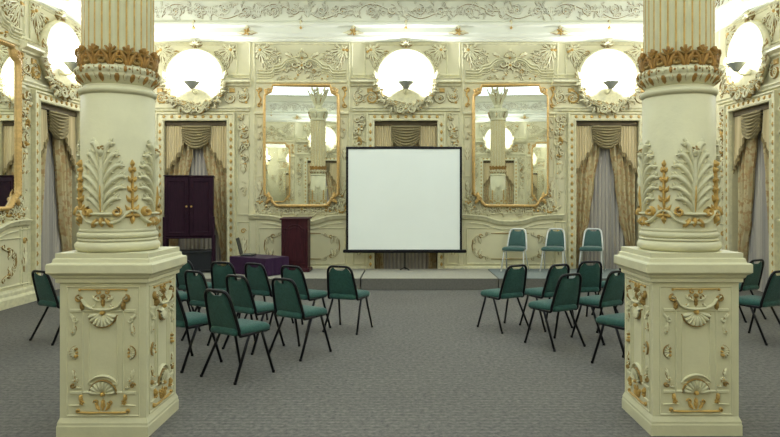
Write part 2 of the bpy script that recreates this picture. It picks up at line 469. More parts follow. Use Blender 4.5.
# --- window bay ornament (shared mesh data)
def corner_floral(r, u, v, sg, s_=1.):
    """spray in an upper panel corner; sg = which way the free stems grow"""
    r.flower(u, v, .115*s_, .07, None, 7)
    for a, L, bd in ((PI+.1, .42, .3), (-PI/2-.2, .46, -.3), (-PI*.75, .34, .6), (-PI*.62, .36, -.7), (-PI*.88, .34, .7), (PI*.85, .26, -.5), (-PI*.4, .24, .5), (PI/2, .12, 0), (0, .12, 0)):
        aa = a if sg > 0 else PI - a
        r.leaf(u, v, aa, L*s_, .05*s_, .045, bd*sg, None, 3 if L > .3 else 2)
    for (du, dv, t, q) in ((-.34, -.06, 1, .06), (-.10, -.36, -1, .06), (-.30, -.24, 1, .075), (-.20, -.38, -1, .05), (-.40, -.16, 1, .05)):
        r.spiral(u+du*sg*s_, v+dv*s_, q*s_, r.R.uniform(0, 6), 1.3, .013*s_, .04, None, d=t*sg, n=12)
        r.leaf(u+du*sg*s_, v+dv*s_, r.R.uniform(0, 6), .13, .032, .035, .6)

def window_bay():
    r = Relief(seed=21); r.gold_p = .08; r.ochre_p = .52
    # frieze panel over the opening and its cornice
    r.mould(-1.14, 1.14, [(0, 3.52), (.05, 3.54), (.05, 3.57), (.08, 3.60), (.08, 3.62), (0, 3.63)])
    for q in ((-1.16, -.60), (.60, 1.16)): r.mould(*q, [(0, 4.05), (.05, 4.07), (.06, 4.10), (.14, 4.14), (.14, 4.18), (.17, 4.21), (0, 4.24)])
    for sg in (-1, 1):
        # frieze scrolls
        for k, (cu, cv) in enumerate(((.98, 3.84), (.73, 3.82))):
            r.spiral(sg*cu, cv, .15, PI/2, 1.4, .022, .05, d=sg*(1 if k else -1), n=16)
            r.flower(sg*cu, cv, .05, .05)
        r.cluster(min(sg*.55, sg*1.1), max(sg*.55, sg*1.1), 3.68, 4.0, 13, .15, .045)
        r.slab(sg*.76-.06, sg*.76+.06, 3.93, 4.02, .03, 1)
        # outer pilaster strips beside the casing
        r.frame(min(sg*.87, sg*1.13), .30, max(sg*.87, sg*1.13), 1.20, .03, .02)
        r.frame(min(sg*.87, sg*1.13), 1.34, max(sg*.87, sg*1.13), 3.48, .03, .02)
        r.cluster(min(sg*.93, sg*1.07), max(sg*.93, sg*1.07), 2.5, 3.44, 24, .16, .08, .12)
        r.flower(sg*1.0, 3.15, .10, .08); r.flower(sg*1.0, 2.42, .07, .06)
        r.leaf(sg*1.0, 2.5, -PI/2, .3, .1, .05, 0); r.cluster(min(sg*.95, sg*1.05), max(sg*.95, sg*1.05), 1.5, 2.3, 7, .1, .035)
        r.leaf(sg*1.0, .5, PI/2, .4, .1, .035, 0); r.spiral(sg*1.0, 1.0, .06, 0, 1.3, .014, .03, 1)
        # upper panel corner sprays
        corner_floral(r, sg*.74, 4.83, sg)
        r.mould(*sorted((sg*.5, sg*1.12)), [(0, 4.28), (.03, 4.29), (.03, 4.32), (0, 4.33)])
    r.frame(-.88, 4.26, .88, 4.96, .035, .025)
    r.frame(-1.15, 4.24, 1.15, 5.0, .03, .02)
    for a in (.2, .9, PI/2, PI-.9, PI-.2, -PI/2): r.leaf(0, 4.92, a, .16, .06, .13, 0, 'edge' if a > 0 else 2, 1)
    # ornament crowning the niche
    r.flower(0, 4.95, .09, .09); r.leaf(0, 4.95, .5, .18, .07, .06, .6); r.leaf(0, 4.95, PI-.5, .18, .07, .06, -.6); r.leaf(0, 4.93, -PI/2, .16, .08, .08, 0)
    return r
def niche():
    """round shell niche with a moulded rim"""
    r = MB(); n = 48; cz = 4.22
    prof = [(.64, -.003), (.64, .10), (.615, .135), (.585, .135), (.565, .11), (.52, .06), (.42, .035), (.28, .022), (.0, .02)]
    rs = [[(q*math.cos(2*PI*k/n)*(1), -h, cz + q*math.sin(2*PI*k/n)*(.99)) for k in range(n)] for q, h in prof[:-1]]
    r.rings(rs, 0, caps=True, smooth=True)
    # shell ribs of the lower half
    return r
def wreath():
    r = Relief(lambda u, v, w_: (u, -w_-.11, v), seed=33); r.gold_p = .05; r.ochre_p = .45
    for k in range(64):
        a = math.radians(186 + 168*(k+.5)/64); bulge = math.sin((k+.5)/64*PI)
        for _ in range(2):
            q = .605 + r.R.uniform(-.07, .08)*(.45+.8*bulge)
            u, v = q*math.cos(a), 4.22+q*math.sin(a)
            if r.R.random() < .66: r.leaf(u, v, a+r.R.uniform(-1.9, 1.9), .10+.045*bulge, .034, .045+.03*bulge, r.R.uniform(-1.3, 1.3))
            else: r.flower(u, v, .034+.014*bulge, .05+.035*bulge)
    # bow at the bottom and sprays at both ends
    for sg in (-1, 1):
        r.flower(sg*.60, 4.18, .065, .07); r.leaf(sg*.6, 4.16, PI/2-sg*.5, .24, .08, .08, sg*.6)
        r.spiral(sg*.14, 3.55, .10, PI/2, 1.2, .025, .1, d=sg)
    r.flower(0, 3.57, .075, .08)
    return r
WB, NI, WR = window_bay(), niche(), wreath()
def casing():
    """moulded frame with a row of gilded ovals"""
    r = Relief(seed=8)
    a, t = WIN_HW, WIN_TOP
    prof = [(0, 0), (0, .075), (.02, .085), (.04, .06), (.125, .05), (.14, .085), (.165, .085), (.17, -.003)]
    rs = []
    for o, h in prof:
        rs.append([(-a-o, -h, 0), (-a-o, -h, t+o), (a+o, -h, t+o), (a+o, -h, 0)])
    # inner reveal first
    rs = [[(-a, .30, 0), (-a, .30, t), (a, .30, t), (a, .30, 0)]] + rs
    r.rings(rs, 0, caps=False, closed=False)
    return r
def gilding():
    r = Relief(lambda u, v, w_: (u, -w_-.045, v), seed=8)
    a, t = WIN_HW+.083, WIN_TOP+.083
    z = .3
    while z < t-.08:
        for sg in (-1, 1): r.blob(sg*a, z, .034, .035, 1, 8); r.blob(sg*a, z+.03, .02, .025, 1, 6); r.blob(sg*a, z-.03, .02, .025, 1, 6)
        z += .155
    k = -4
    for k in range(-4, 5): r.blob(k*.165, t, .04, .035, 1, 8)
    return r
CA, GI = casing(), gilding()
def sash():
    b = MB(); a, t = WIN_HW, WIN_TOP
    for x0, x1 in ((-a, -a+.07), (a-.07, a), (-.045, .045)): b.box(x0, x1, .31, .36, 0, t)
    for z0 in (0, 1.05, 2.1, t-.09): b.box(-a, a, .312, .358, z0, z0+.09)
    return b
SA = sash()
def pane():
    b = MB(); b.box(-WIN_HW, WIN_HW, .33, .342, 0, WIN_TOP); return b
PA = pane()
def lintel_shade():
    b = MB(); b.bbox(-WIN_HW, WIN_HW, .02, .16, WIN_TOP-.10, WIN_TOP-.002, .008); return b  # dark strip put in for the shade at the top of the opening
PE = lintel_shade()

# curtain meshes
def swag_mesh():
    b = MB()
    def f(i, j):
        s = i*2-1; t = j
        return (.31*s*(1-.10*t*t), .02 - .035*math.sin(PI*i)**.6 - .05*abs(math.sin(t*PI*8.0 + .35*s*s)), 3.235 - t*(.50-.17*s*s) - .015*s*s*math.sin(t*9))
    b.grid(f, 20, 64, thick=.012); return b
def panel_mesh(sg):
    b = MB()
    def hem(i): return 2.80 - .58*i + .035*math.sin(i*PI*7)
    def f(i, j):
        x = .275 + .385*i; z = 3.24 + (hem(i)-3.24)*j
        return (sg*x, .05 + .018*math.sin(i*PI*13) - .02*j, z)
    b.grid(f, 52, 10, thick=.012)
    fr = MB()
    def g(i, j):
        x = .27 + .39*i; z = hem(i) + .03 - .10*j
        return (sg*x, .022 + .02*math.sin(i*PI*13) - .004, z + .012*math.sin(i*60)*j)
    fr.grid(g, 80, 3, thick=.01)
    return b, fr
def drape_mesh(sg, tied=True):
    b = MB()
    def inner(t):      # t from top (0) to floor (1)
        pts = [(0, .08), (.12, .11), (.35, .22), (.6, .32), (.75, .44), (.86, .49), (1, .47)]
        for (a, x), (c, y) in zip(pts[:-1], pts[1:]):
            if t <= c:
                q = (t-a)/(c-a); q = q*q*(3-2*q); return x+(y-x)*q
        return pts[-1][1]
    def f(i, j):
        xi = inner(j); x = xi + (.655-xi)*i
        amp = .045*(.4+.6*(1-.5*abs(j-.8)))
        return (sg*x, .125 + amp*math.sin(i*PI*8 + 1.5*j) + .01*math.sin(i*37), 3.10*(1-j) + .012)
    b.grid(f, 54, 40, thick=.015); return b
def sheer_mesh():
    b = MB()
    b.grid(lambda i, j: (-.64+1.28*i, .225 + .018*math.sin(i*PI*26) + .008*math.sin(i*17+j*2), 3.18*(1-j)+.012), 150, 6, thick=.008)
    return b
SWAG = swag_mesh(); PL = panel_mesh(-1); PR = panel_mesh(1); DL = drape_mesh(-1); DR = drape_mesh(1); SH = sheer_mesh()
_cache = {}
def inst(mb, name, mats, parent=None, mw=None):
    key = (id(mb), name)
    if key in _cache:
        o = bpy.data.objects.new(name, _cache[key]); COL.objects.link(o)
    else:
        o = mb.build(name, mats); _cache[key] = o.data
    if parent: o.parent = parent
    if mw is not None: o.matrix_world = mw
    return o

# lamp: opaque uplight bowl on a bracket in front of the niche
def lamp_parts():
    bowl = MB(); pr = [(.03, 3.96), (.05, 3.97), (.095, 4.03), (.14, 4.075), (.165, 4.10), (.165, 4.112), (.15, 4.11), (.10, 4.06), (.04, 4.03), (.0, 4.02)]
    bowl.lathe(pr, 32, (0, -.27))
    br = MB(); br.tube([(0, -.01, 3.93), (0, -.12, 3.90), (0, -.22, 3.92), (0, -.27, 3.985)], lambda t: .02-.006*t, 10)
    br.lathe([(.0, 3.955), (.025, 3.96), (.03, 3.98), (.025, 4.0)], 16, (0, -.27))
    bb = Relief(); bb.blob(0, 3.93, .07, .04, 0, 12); br.add(bb.v, bb.f, 0, True)
    bl = MB(); bl.lathe([(.0, 4.05), (.03, 4.06), (.055, 4.12), (.06, 4.17), (.045, 4.215), (.0, 4.23)], 16, (0, -.27))
    return bowl, br, bl
BOWL, BRK, BULB = lamp_parts()
LAMP_D = bpy.data.lights.new('niche_lamp_light', 'POINT')
LAMP_D.energy = LAMP_W; LAMP_D.shadow_soft_size = .05; LAMP_D.color = (.93, .98, 1.06)

WN = [0]
BAY_NAME = {}
def place_window(side, p, where, curtains=True):
    WN[0] += 1; n = WN[0]
    mw = wall_m(side) @ Matrix.Translation((wall_u(side, p), 0, 0))
    root = empty('window_%d' % n); root.matrix_world = mw
    tag(root, 'tall window in a casing with gilded studs %s' % where, 'window', kind='structure')
    inst(CA, 'casing', M['relief'], root); inst(GI, 'gilded_studs', RM, root); inst(SA, 'sash', M['white'], root)
    inst(PA, 'pane', M['glassdark'], root); inst(PE, 'lintel_shade_strip', M['lintel_shade'], root)
    N_TRIM[0] += 1
    tag(inst(WB, 'trim_%d' % N_TRIM[0], RM, None, mw), 'carved overdoor scrolls and side strips of the window %s' % where, 'trim', kind='structure')
    N_TRIM[0] += 1
    t = tag(inst(NI, 'trim_%d' % N_TRIM[0], M['relief'], None, mw), 'round white lamp niche over the window %s' % where, 'niche', kind='structure')
    N_TRIM[0] += 1
    tag(inst(WR, 'trim_%d' % N_TRIM[0], RM, None, mw), 'carved flower wreath under the round niche %s' % where, 'wreath', kind='structure')
    lamp = empty('wall_lamp'); lamp.matrix_world = mw
    tag(lamp, 'lit uplight bowl over the window %s' % where, 'lamp', 'niche lamps')
    inst(BOWL, 'bowl', M['bowlmetal'], lamp); inst(BRK, 'bracket', M['relief'], lamp); inst(BULB, 'bulb', M['bulb'], lamp)
    lo = bpy.data.objects.new('lamp_light', LAMP_D); COL.objects.link(lo); lo.parent = lamp; lo.location = (0, -.27, 4.26)
    if curtains:
        o = tag(inst(SH, 'sheer_curtain', M['sheer'], None, mw), 'grey sheer curtain in the window %s' % where, 'curtain', 'sheer curtains')
        for mb, s_, wd in ((DL, -1, 'left'), (DR, 1, 'right')):
            tag(inst(mb, 'drape', M['brocade'], None, mw), '%s patterned drape of the window %s' % (wd, where), 'curtain', 'patterned drapes')
        v = empty('valance'); v.matrix_world = mw
        tag(v, 'olive swag valance of the window %s' % where, 'valance', 'swag valances')
        inst(SWAG, 'swag', M['swag'], v)
        for pr in (PL, PR):
            p_ = inst(pr[0], 'side_tail', M['panel_cloth'], v); inst(pr[1], 'fringe', M['fringe'], p_)
place_window('back', BACK_W[0], 'behind the dark cabinet')
place_window('back', BACK_W[1], 'behind the projection screen')
place_window('back', BACK_W[2], 'behind the chairs on stage')
place_window('left', SIDE_W[0], 'in the left wall by the corner')
place_window('right', SIDE_W[0], 'in the right wall by the corner')
place_window('left', SIDE_W[1], 'half way along the left wall')
place_window('right', SIDE_W[1], 'half way along the right wall')
place_window('left', SIDE_W[2], 'of the left wall by the entrance end')
place_window('right', SIDE_W[2], 'of the right wall by the entrance end')
place_window('rear', REAR_W[0], 'opposite the stage, first from the left wall')
place_window('rear', REAR_W[1], 'opposite the stage, first from the right wall')

# --- mirror bay
def smooth_path(pts, n=4, closed=False):
    out = []; N = len(pts)
    for i in range(N if closed else N-1):
        p0 = pts[(i-1) % N] if closed or i > 0 else pts[i]; p1 = pts[i]; p2 = pts[(i+1) % N]
        p3 = pts[(i+2) % N] if closed or i+2 < N else p2
        for k in range(n):
            t = k/n
            out.append(tuple(.5*((2*b_)+(-a+c)*t+(2*a-5*b_+4*c-d)*t*t+(-a+3*b_-3*c+d)*t**3) for a, b_, c, d in zip(p0, p1, p2, p3)))
    if not closed: out.append(pts[-1])
    return out
half = [(0, 4.07), (.30, 4.07), (.60, 4.07), (.62, 4.00), (.64, 3.93), (.70, 3.90), (.765, 3.86), (.77, 3.75), (.77, 3.2), (.77, 2.5), (.77, 1.9), (.765, 1.78), (.70, 1.745), (.64, 1.70), (.60, 1.62), (.54, 1.555), (.48, 1.54), (.2, 1.54)]
MIR_PATH = half + [(-x, z) for x, z in half[::-1][:-1]] + []
def mirror_bay():
    r = Relief(seed=41); r.gold_p = .08; r.ochre_p = .52
    r.frame(-1.02, 1.36, 1.02, 4.98, .05, .03)
    for sg in (-1, 1):
        corner_floral(r, sg*.88, 4.83, sg)
        # volute brackets and side strips
        r.spiral(sg*.90, 4.0, .06, PI, 1.2, .02, .05, 1, d=-sg); r.spiral(sg*.90, 3.66, .05, 0, 1.2, .02, .05, 1, d=-sg)
        r.stroke(smooth_path([(sg*.86, 4.03), (sg*.92, 3.9), (sg*.87, 3.78), (sg*.93, 3.66)]), .02, .045, 1)
        r.mould(*sorted((sg*.82, sg*.99)), [(0, 3.46), (.05, 3.48), (.05, 3.52), (0, 3.54)])
        r.frame(min(sg*.83, sg*.97), 2.15, max(sg*.83, sg*.97), 3.42, .02, .015)
        r.cluster(min(sg*.87, sg*.93), max(sg*.87, sg*.93), 2.95, 3.35, 7, .1, .04); r.leaf(sg*.9, 2.5, PI/2, .3, .06, .03, 0)
        # stepped pediment
        for dz, w_, h in ((0, .022, .07), (.065, .018, .05), (-.055, .016, .045), (-.10, .012, .03)):
            r.stroke(smooth_path([(sg*.93, 4.34+dz), (sg*.66, 4.34+dz), (sg*.58, 4.42+dz), (sg*.44, 4.45+dz), (sg*.30, 4.58+dz*.8), (sg*.14, 4.62+dz*.6), (sg*.05, 4.56)]), w_, h, 0, tip=.7, base=.9)
        r.cluster(min(sg*.05, sg*.55), max(sg*.05, sg*.55), 4.22, 4.42, 20, .11, .05); r.cluster(min(sg*.05, sg*.3), max(sg*.05, sg*.3), 4.40, 4.58, 8, .10, .05)
        r.spiral(sg*.15, 4.52, .09, PI/2, 1.3, .022, .07, None, d=sg)
        r.leaf(sg*.2, 4.68, PI/2-sg*.9, .2, .07, .05, -sg*.5)
        # foliage under the mirror
        for k in range(5):
            r.spiral(sg*(.18+.17*k), 1.47+.02*(k % 2)+.03*k, .08, k, 1.2, .02, .05, None, d=sg*(1 if k % 2 else -1), n=12)
        r.cluster(min(sg*.12, sg*.97), max(sg*.12, sg*.97), 1.36, 1.53, 34, .15, .07)
        r.cluster(min(sg*.72, sg*.97), max(sg*.72, sg*.97), 1.42, 1.86, 20, .16, .075)
        r.leaf(sg*.88, 1.8, PI/2, .30, .08, .04, -sg*.3, 'edge')
        # dado panel with rocaille corners
        for vz, dv in ((.94, -1), (.42, 1)):
            r.spiral(sg*.62, vz+dv*.05, .05, 0, 1.3, .012, .035, 2, d=sg*dv); r.leaf(sg*.72, vz+dv*.06, PI/2 if dv > 0 else -PI/2, .14, .035, .03, 0); r.spiral(sg*.74, vz+dv*.17, .04, 1, 1.2, .011, .03, None, d=-sg*dv); r.spiral(sg*.48, vz, .04, 1, 1.2, .014, .035, None, d=-sg)
            r.stroke(smooth_path([(sg*.44, vz), (sg*.56, vz+dv*.06), (sg*.68, vz+dv*.04), (sg*.78, vz+dv*.14), (sg*.74, vz+dv*.24)]), .013, .03, 'edge')
            r.leaf(sg*.66, vz+dv*.06, (PI/2 if dv > 0 else -PI/2)+sg*.3*dv, .16, .06, .035, 0)
        r.stroke([(sg*.40, .95-.53*0), (0, .95)], .012, .025, 2, tip=1); r.stroke([(sg*.40, .41), (0, .41)], .012, .025, 2, tip=1)
        r.stroke([(sg*.78, .55), (sg*.80, .68), (sg*.78, .82)], .012, .025, 2, tip=1)
    r.mould(-.95, .95, [(0, 4.12), (.04, 4.14), (.04, 4.17), (0, 4.19)])
    r.fan(0, 4.66, .12, .1, PI-.1, 7, .07, 0, 2); r.flower(0, 4.5, .1, .09); r.blob(0, 4.83, .04, .06, 0)
    r.flower(0, 1.46, .1, .07); r.leaf(0, 1.5, .6, .25, .08, .05, .4); r.leaf(0, 1.5, PI-.6, .25, .08, .05, -.4)
    rail = smooth_path([(-1.12, 1.30), (-.85, 1.30), (-.55, 1.27), (-.28, 1.19), (0, 1.17), (.28, 1.19), (.55, 1.27), (.85, 1.30), (1.12, 1.30)])
    r.sweep(rail, [(-.05, -.003), (-.05, .03), (-.02, .05), (.01, .05), (.03, .085), (.05, .085), (.055, -.003)], 0)
    rail2 = [(u, v-.13) for u, v in rail if abs(u) < .92]
    r.sweep(rail2, [(-.015, -.003), (-.012, .02), (.012, .02), (.015, -.003)], 0)
    r.frame(-.92, .30, .92, 1.07, .03, .02)
    r.frame(-1.11, .27, -.96, 1.24, .02, .015); r.frame(.96, .27, 1.11, 1.24, .02, .015)
    return r
MBY = mirror_bay()
def mirror_frame():
    r = Relief(lambda u, v, w_: (u, -w_-.0, v))
    r.sweep(MIR_PATH, [(.03, 0), (.032, .08), (.02, .108), (0, .115), (-.02, .10), (-.03, .06), (-.03, .0)], 0, closed=True)
    # beading along the frame
    P = MIR_PATH; N = len(P)
    for i in range(N):
        a, c = P[i], P[(i+1) % N]; L = math.hypot(c[0]-a[0], c[1]-a[1]); k = 0.
        while k < L:
            t = k/L
            r2 = .012; b0 = len(r.v)
            r.map = lambda u, v, w_: (u, -w_-.10, v)
            r.blob(a[0]+(c[0]-a[0])*t, a[1]+(c[1]-a[1])*t, r2, .022, 0, 6); k += .05
    return r
def mirror_corner(sg, top):
    r = Relief(lambda u, v, w_: (u, -w_-.09, v), seed=5)
    if top:
        r.spiral(sg*.68, 3.97, .06, 0, 1.3, .017, .04, 0, d=sg); r.leaf(sg*.71, 3.89, PI/2-sg*.7, .13, .045, .04, sg*.5, 0)
    else:
        r.leaf(sg*.66, 1.68, PI/2-sg*.4, .16, .055, .045, sg*.5, 0); r.leaf(sg*.66, 1.68, -PI/2+sg*.9, .14, .055, .045, -sg*.5, 0)
        r.spiral(sg*.66, 1.68, .055, 0, 1.2, .018, .05, 0, d=-sg)
    return r
MCO = [mirror_corner(a, t) for a in (-1, 1) for t in (True, False)]
MFR = mirror_frame()
def mirror_glass():
    b = MB(); n = len(MIR_PATH)
    cz = 2.8
    P = [(x*.985, 0, cz+(z-cz)*.99) for x, z in MIR_PATH]
    b.add([(0, 0, cz)] + P + [(x, .006, z) for x, _, z in P], [(0, 1+i, 1+(i+1) % n) for i in range(n)] + [(1+i, 1+n+i, 1+n+(i+1) % n, 1+(i+1) % n) for i in range(n)])
    return b
MGL = mirror_glass()
def place_mirror(side, p, where, tilt=0., glass=True):
    mw = wall_m(side) @ Matrix.Translation((wall_u(side, p), 0, 0))
    N_TRIM[0] += 1
    tag(inst(MBY, 'trim_%d' % N_TRIM[0], RM, None, mw), 'carved panel with pediment and dado round the mirror %s' % where, 'trim', kind='structure')
    root = empty('wall_mirror'); root.matrix_world = mw
    tag(root, 'tall gilt framed mirror %s' % where, 'mirror', 'gilt wall mirrors')
    inst(MFR, 'frame', M['palegold'], root); [inst(q, 'corner_scroll', M['palegold'], root) for q in MCO]
    g = inst(MGL, 'glass', M['mirror'], root); g.location = (0, -.055, 0); g.rotation_euler = (0, 0, tilt)
place_mirror('back', BACK_M[0], 'above the lectern', tilt=math.radians(2.8))
place_mirror('back', BACK_M[1], 'above the stage chairs', tilt=math.radians(-3.8))
place_mirror('left', SIDE_M[0], 'on the left wall next to its corner window')
place_mirror('right', SIDE_M[0], 'on the right wall next to its corner window')
place_mirror('left', SIDE_M[1], 'half way along the left wall')
place_mirror('right', SIDE_M[1], 'half way along the right wall')
place_mirror('rear', REAR_M[0], 'opposite the stage by the left corner')
place_mirror('rear', REAR_M[2], 'opposite the stage by the right corner')
# corner strips of the back wall
for sg, wd in ((-1, 'left'), (1, 'right')):
    r = Relief(seed=6)
    r.frame(-.24, .3, .24, 1.2, .03, .02); r.frame(-.24, 1.35, .24, 3.9, .03, .02); r.frame(-.24, 4.1, .24, 4.96, .03, .02)
    r.cluster(-.12, .12, 2.6, 3.6, 14, .15, .05)
    r3 = Relief(seed=9)
    r3.frame(-.32, .3, .32, 1.2, .03, .02); r3.frame(-.32, 1.35, .32, 3.9, .03, .02); r3.frame(-.32, 4.1, .32, 4.96, .03, .02)
    r3.cluster(-.14, .14, 2.5, 3.6, 18, .15, .05); r3.leaf(0, 1.5, PI/2, .5, .12, .04, 0)
    trim(r3, wd, wall_u(wd, 12.8), 'carved corner panel at the stage end of the %s side wall' % wd)
    trim(r, 'back', sg*5.86, 'narrow carved corner panel at the %s end of the stage wall' % wd)

# ------------------------------------------------------------------ stage risers
def riser(name, x0, x1, top, label):
    b = MB()
    y0, y1, z = 11.57, 13.12, .218
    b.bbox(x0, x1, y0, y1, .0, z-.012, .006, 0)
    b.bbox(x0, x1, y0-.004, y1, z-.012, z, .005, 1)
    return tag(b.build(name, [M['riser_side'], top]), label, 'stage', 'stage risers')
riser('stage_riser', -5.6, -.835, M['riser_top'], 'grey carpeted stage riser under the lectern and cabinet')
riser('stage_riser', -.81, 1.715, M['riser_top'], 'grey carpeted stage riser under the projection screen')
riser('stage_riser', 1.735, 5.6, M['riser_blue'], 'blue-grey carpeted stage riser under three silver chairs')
ST = .218

# ------------------------------------------------------------------ columns
def make_column(loc, label):
    root = empty('column', loc)
    tag(root, label, 'column', 'ornate columns', kind='thing')
    H0 = .308; DY = .93
    def sq(h, z): return [(-h, -h*DY, z), (h, -h*DY, z), (h, h*DY, z), (-h, h*DY, z)]
    b = MB()
    b.rings([sq(.326, 0), sq(.326, .075), sq(.322, .085), sq(.322, .10), sq(.316, .115), sq(H0, .135), sq(H0, 1.09), sq(.33, 1.10), sq(.33, 1.125), sq(.342, 1.135),
             sq(.348, 1.15), sq(.370, 1.165), sq(.376, 1.172), sq(.376, 1.228), sq(.368, 1.236), sq(.350, 1.239), sq(.346, 1.245), sq(.342, 1.266), sq(.330, 1.273), sq(.330, 1.308)], 0)
    b.build('pedestal', M['stone'], root)
    for k in range(4):
        ca, sa = math.cos(k*PI/2), math.sin(k*PI/2)
        def fm(u, v, w_, ca=ca, sa=sa):
            x, y = u, -(H0+w_); return (x*ca-y*sa, (x*sa+y*ca)*DY, v)
        r = Relief(fm, seed=60); r.ochre_p = .2
        r.frame(-.262, .145, .262, 1.07, .014, .008)
        r.frame(-.150, .31, .150, .90, .018, .010)
        r.frame(-.105, .37, .105, .86, .016, .010)
        for sg in (-1, 1):
            r.slab(*sorted((sg*.15, sg*.235)), .30, .325, .010); r.slab(*sorted((sg*.15, sg*.235)), .885, .91, .010)
            # rosette strips beside the panel
            c0 = sg*.205
            r.spiral(c0-sg*.012, .83, .024, PI/2, 1.2, .008, .022, None, d=-sg, n=10); r.leaf(c0, .81, -PI/2, .10, .022, .020, sg*.4); r.flower(c0+sg*.006, .745, .018, .022, None, 5); r.leaf(c0, .83, PI/2-sg*.6, .06, .02, .02, 0)
            a1 = 0 if sg > 0 else PI
            r.fan(c0-sg*.02, .60, .046, a1-1.45, a1+1.45, 7, .022, 0, 2); r.blob(c0-sg*.015, .575, .014, .03, 1); r.blob(c0-sg*.015, .625, .012, .026, 2)
            r.flower(c0-sg*.01, .40, .022, .024, None, 6); r.leaf(c0, .415, PI/2, .07, .02, .02, -sg*.5); r.spiral(c0+sg*.008, .365, .020, 0, 1.2, .008, .02, 2, d=sg, n=10); r.leaf(c0-sg*.02, .35, PI if sg > 0 else 0, .035, .018, .02, 0)
            # upper cartouche
            r.spiral(sg*.165, .985, .028, PI/2, 1.3, .010, .034, 2, d=-sg, n=12); r.leaf(sg*.15, .965, -PI/2-sg*.2, .07, .024, .04, sg*.5, 2, 2)
            r.stroke(smooth_path([(sg*.185, 1.0), (sg*.145, .975), (sg*.115, .935), (sg*.06, .91), (0, .905)]), .010, .032, 0, tip=.9)
            r.leaf(sg*.02, .965, PI/2-sg*1.2, .07, .02, .022, sg*.6); r.leaf(sg*.05, .945, -PI/2+sg*.6, .05, .018, .022, sg*.4); r.spiral(sg*.04, .99, .02, PI/2, 1.1, .006, .018, 2, d=-sg, n=9)
            r.stroke([(0, 1.047), (sg*.08, 1.047), (sg*.16, 1.047)], .006, .014, 1, tip=.8); r.blob(sg*.165, 1.045, .011, .016, 1)
            r.spiral(sg*.028, 1.032, .02, PI/2, 1.2, .006, .016, 1, d=-sg, n=10)
            # lower gilded scroll work
            r.stroke([(0, .172), (sg*.09, .172), (sg*.17, .174)], .008, .02, 1, tip=.8); r.spiral(sg*.175, .185, .016, -PI/2, 1.1, .007, .02, 1, d=sg, n=10)
            r.leaf(sg*.02, .19, PI/2-sg*.8, .065, .016, .022, sg*.8, 1); r.spiral(sg*.05, .245, .02, PI, 1.2, .006, .02, 1, d=sg, n=10)
            r.leaf(sg*.15, .25, PI/2-sg*.4, .06, .022, .03, sg*.8, 1); r.flower(sg*.15, .245, .020, .028, 1, 5)
            r.stroke([(sg*.12, .225), (sg*.17, .225), (sg*.235, .222)], .006, .014, 0, tip=.8)
        r.leaf(0, .19, PI/2, .085, .018, .024, 0, 1)
        r.fan(0, .305, .092, .0, PI, 9, .034, 0, 2)
        r.stroke(r.arc(0, .305, .13, .13, PI*.2, PI*.8, 12), .008, .025, 0, tip=.8)
        r.fan(0, .885, .098, PI+.15, 2*PI-.15, 9, .036, 0, 2)
        r.blob(0, 1.0, .018, .03, 2); r.leaf(0, .99, -PI/2, .07, .02, .025, 0, 2)
        r.build('carved_panel', RS, root)
    # base mouldings
    def torus(R, r_, z0, n=8): return [(R-r_+r_*math.cos(a), z0+r_*math.sin(a)) for a in [-PI/2+PI*i/n for i in range(n+1)]]
    b = MB()
    b.lathe([(.27, 1.305)] + torus(.298, .038, 1.346) + [(.280, 1.388), (.277, 1.402)] + torus(.283, .023, 1.428) + [(.268, 1.454), (.264, 1.475)], 64)
    b.build('base_moulding', M['stone'], root)
    RD = .260
    b = MB(); b.lathe([(RD+.004, 1.455), (RD, 1.48), (RD-.002, 2.45)] + torus(.274, .026, 2.485) + [(RD-.02, 2.515), (RD-.02, 2.54)], 64)
    b.build('drum', M['stone'], root)
    def cyl(a0, R=RD):
        def fm(u, v, w_): 
            a = a0 + u/R; return ((R+w_)*math.cos(a), (R+w_)*math.sin(a), v)
        return fm
    for k in range(4):
        r = Relief(cyl(-PI/2+k*PI/2), seed=70)
        # acanthus fronds either side of a tall stem
        r.stroke([(0, 1.58), (0, 1.75), (0, 1.92), (0, 2.0)], .022, .036, 0, tip=.6)
        LS = [.105, .140, .148, .130, .100, .062]
        for j in range(6):
            v0 = 1.60 + .066*j; L = LS[j]; up = .085+.012*j
            for sg in (-1, 1):
                pts = smooth_path([(sg*.008, v0), (sg*L*.30, v0+up*.55), (sg*L*.66, v0+up*1.05), (sg*L*.95, v0+up*1.15), (sg*L*1.02, v0+up*.98)], 3)
                r.stroke(pts, .020, .034, 0, tip=.55, base=.45)
                for q, e in ((4, .040), (7, .044), (9, .036)):
                    p = pts[q]
                    r.stroke([(p[0], p[1]), (p[0]+sg*e*.35, p[1]-e*.10), (p[0]+sg*e*.8, p[1]-e*.15)], .011, .024, 0, tip=.45)
                    r.stroke([(p[0], p[1]), (p[0]+sg*e*.12, p[1]+e*.5), (p[0]+sg*e*.4, p[1]+e*.9)], .011, .024, 0, tip=.45)
        r.flower(0, 2.05, .028, .06, 2, 5); r.leaf(0, 2.0, PI/2, .08, .05, .055, 0, 0)
        leaf = r.build('acanthus_leaf', RS, root)
        g = Relief(cyl(-PI/2+k*PI/2), seed=71)
        g.stroke([(0, 1.60), (0, 1.7), (0, 1.78), (0, 1.83)], .009, .05, 1, tip=.4)
        for sg in (-1, 1):
            g.spiral(sg*.10, 1.60, .034, PI/2, 1.4, .013, .05, 1, d=-sg); g.leaf(sg*.03, 1.55, -PI/2+sg*.5, .08, .03, .04, sg*.4, 1)
        g.stroke([(-.12, 1.585), (0, 1.585), (.12, 1.585)], .014, .045, 0, tip=.9); g.leaf(0, 1.56, -PI/2, .07, .03, .04, 0, 1)
        g.build('gilded_scrolls', RS, leaf)
        r = Relief(cyl(-PI/4+k*PI/2), seed=80+k)
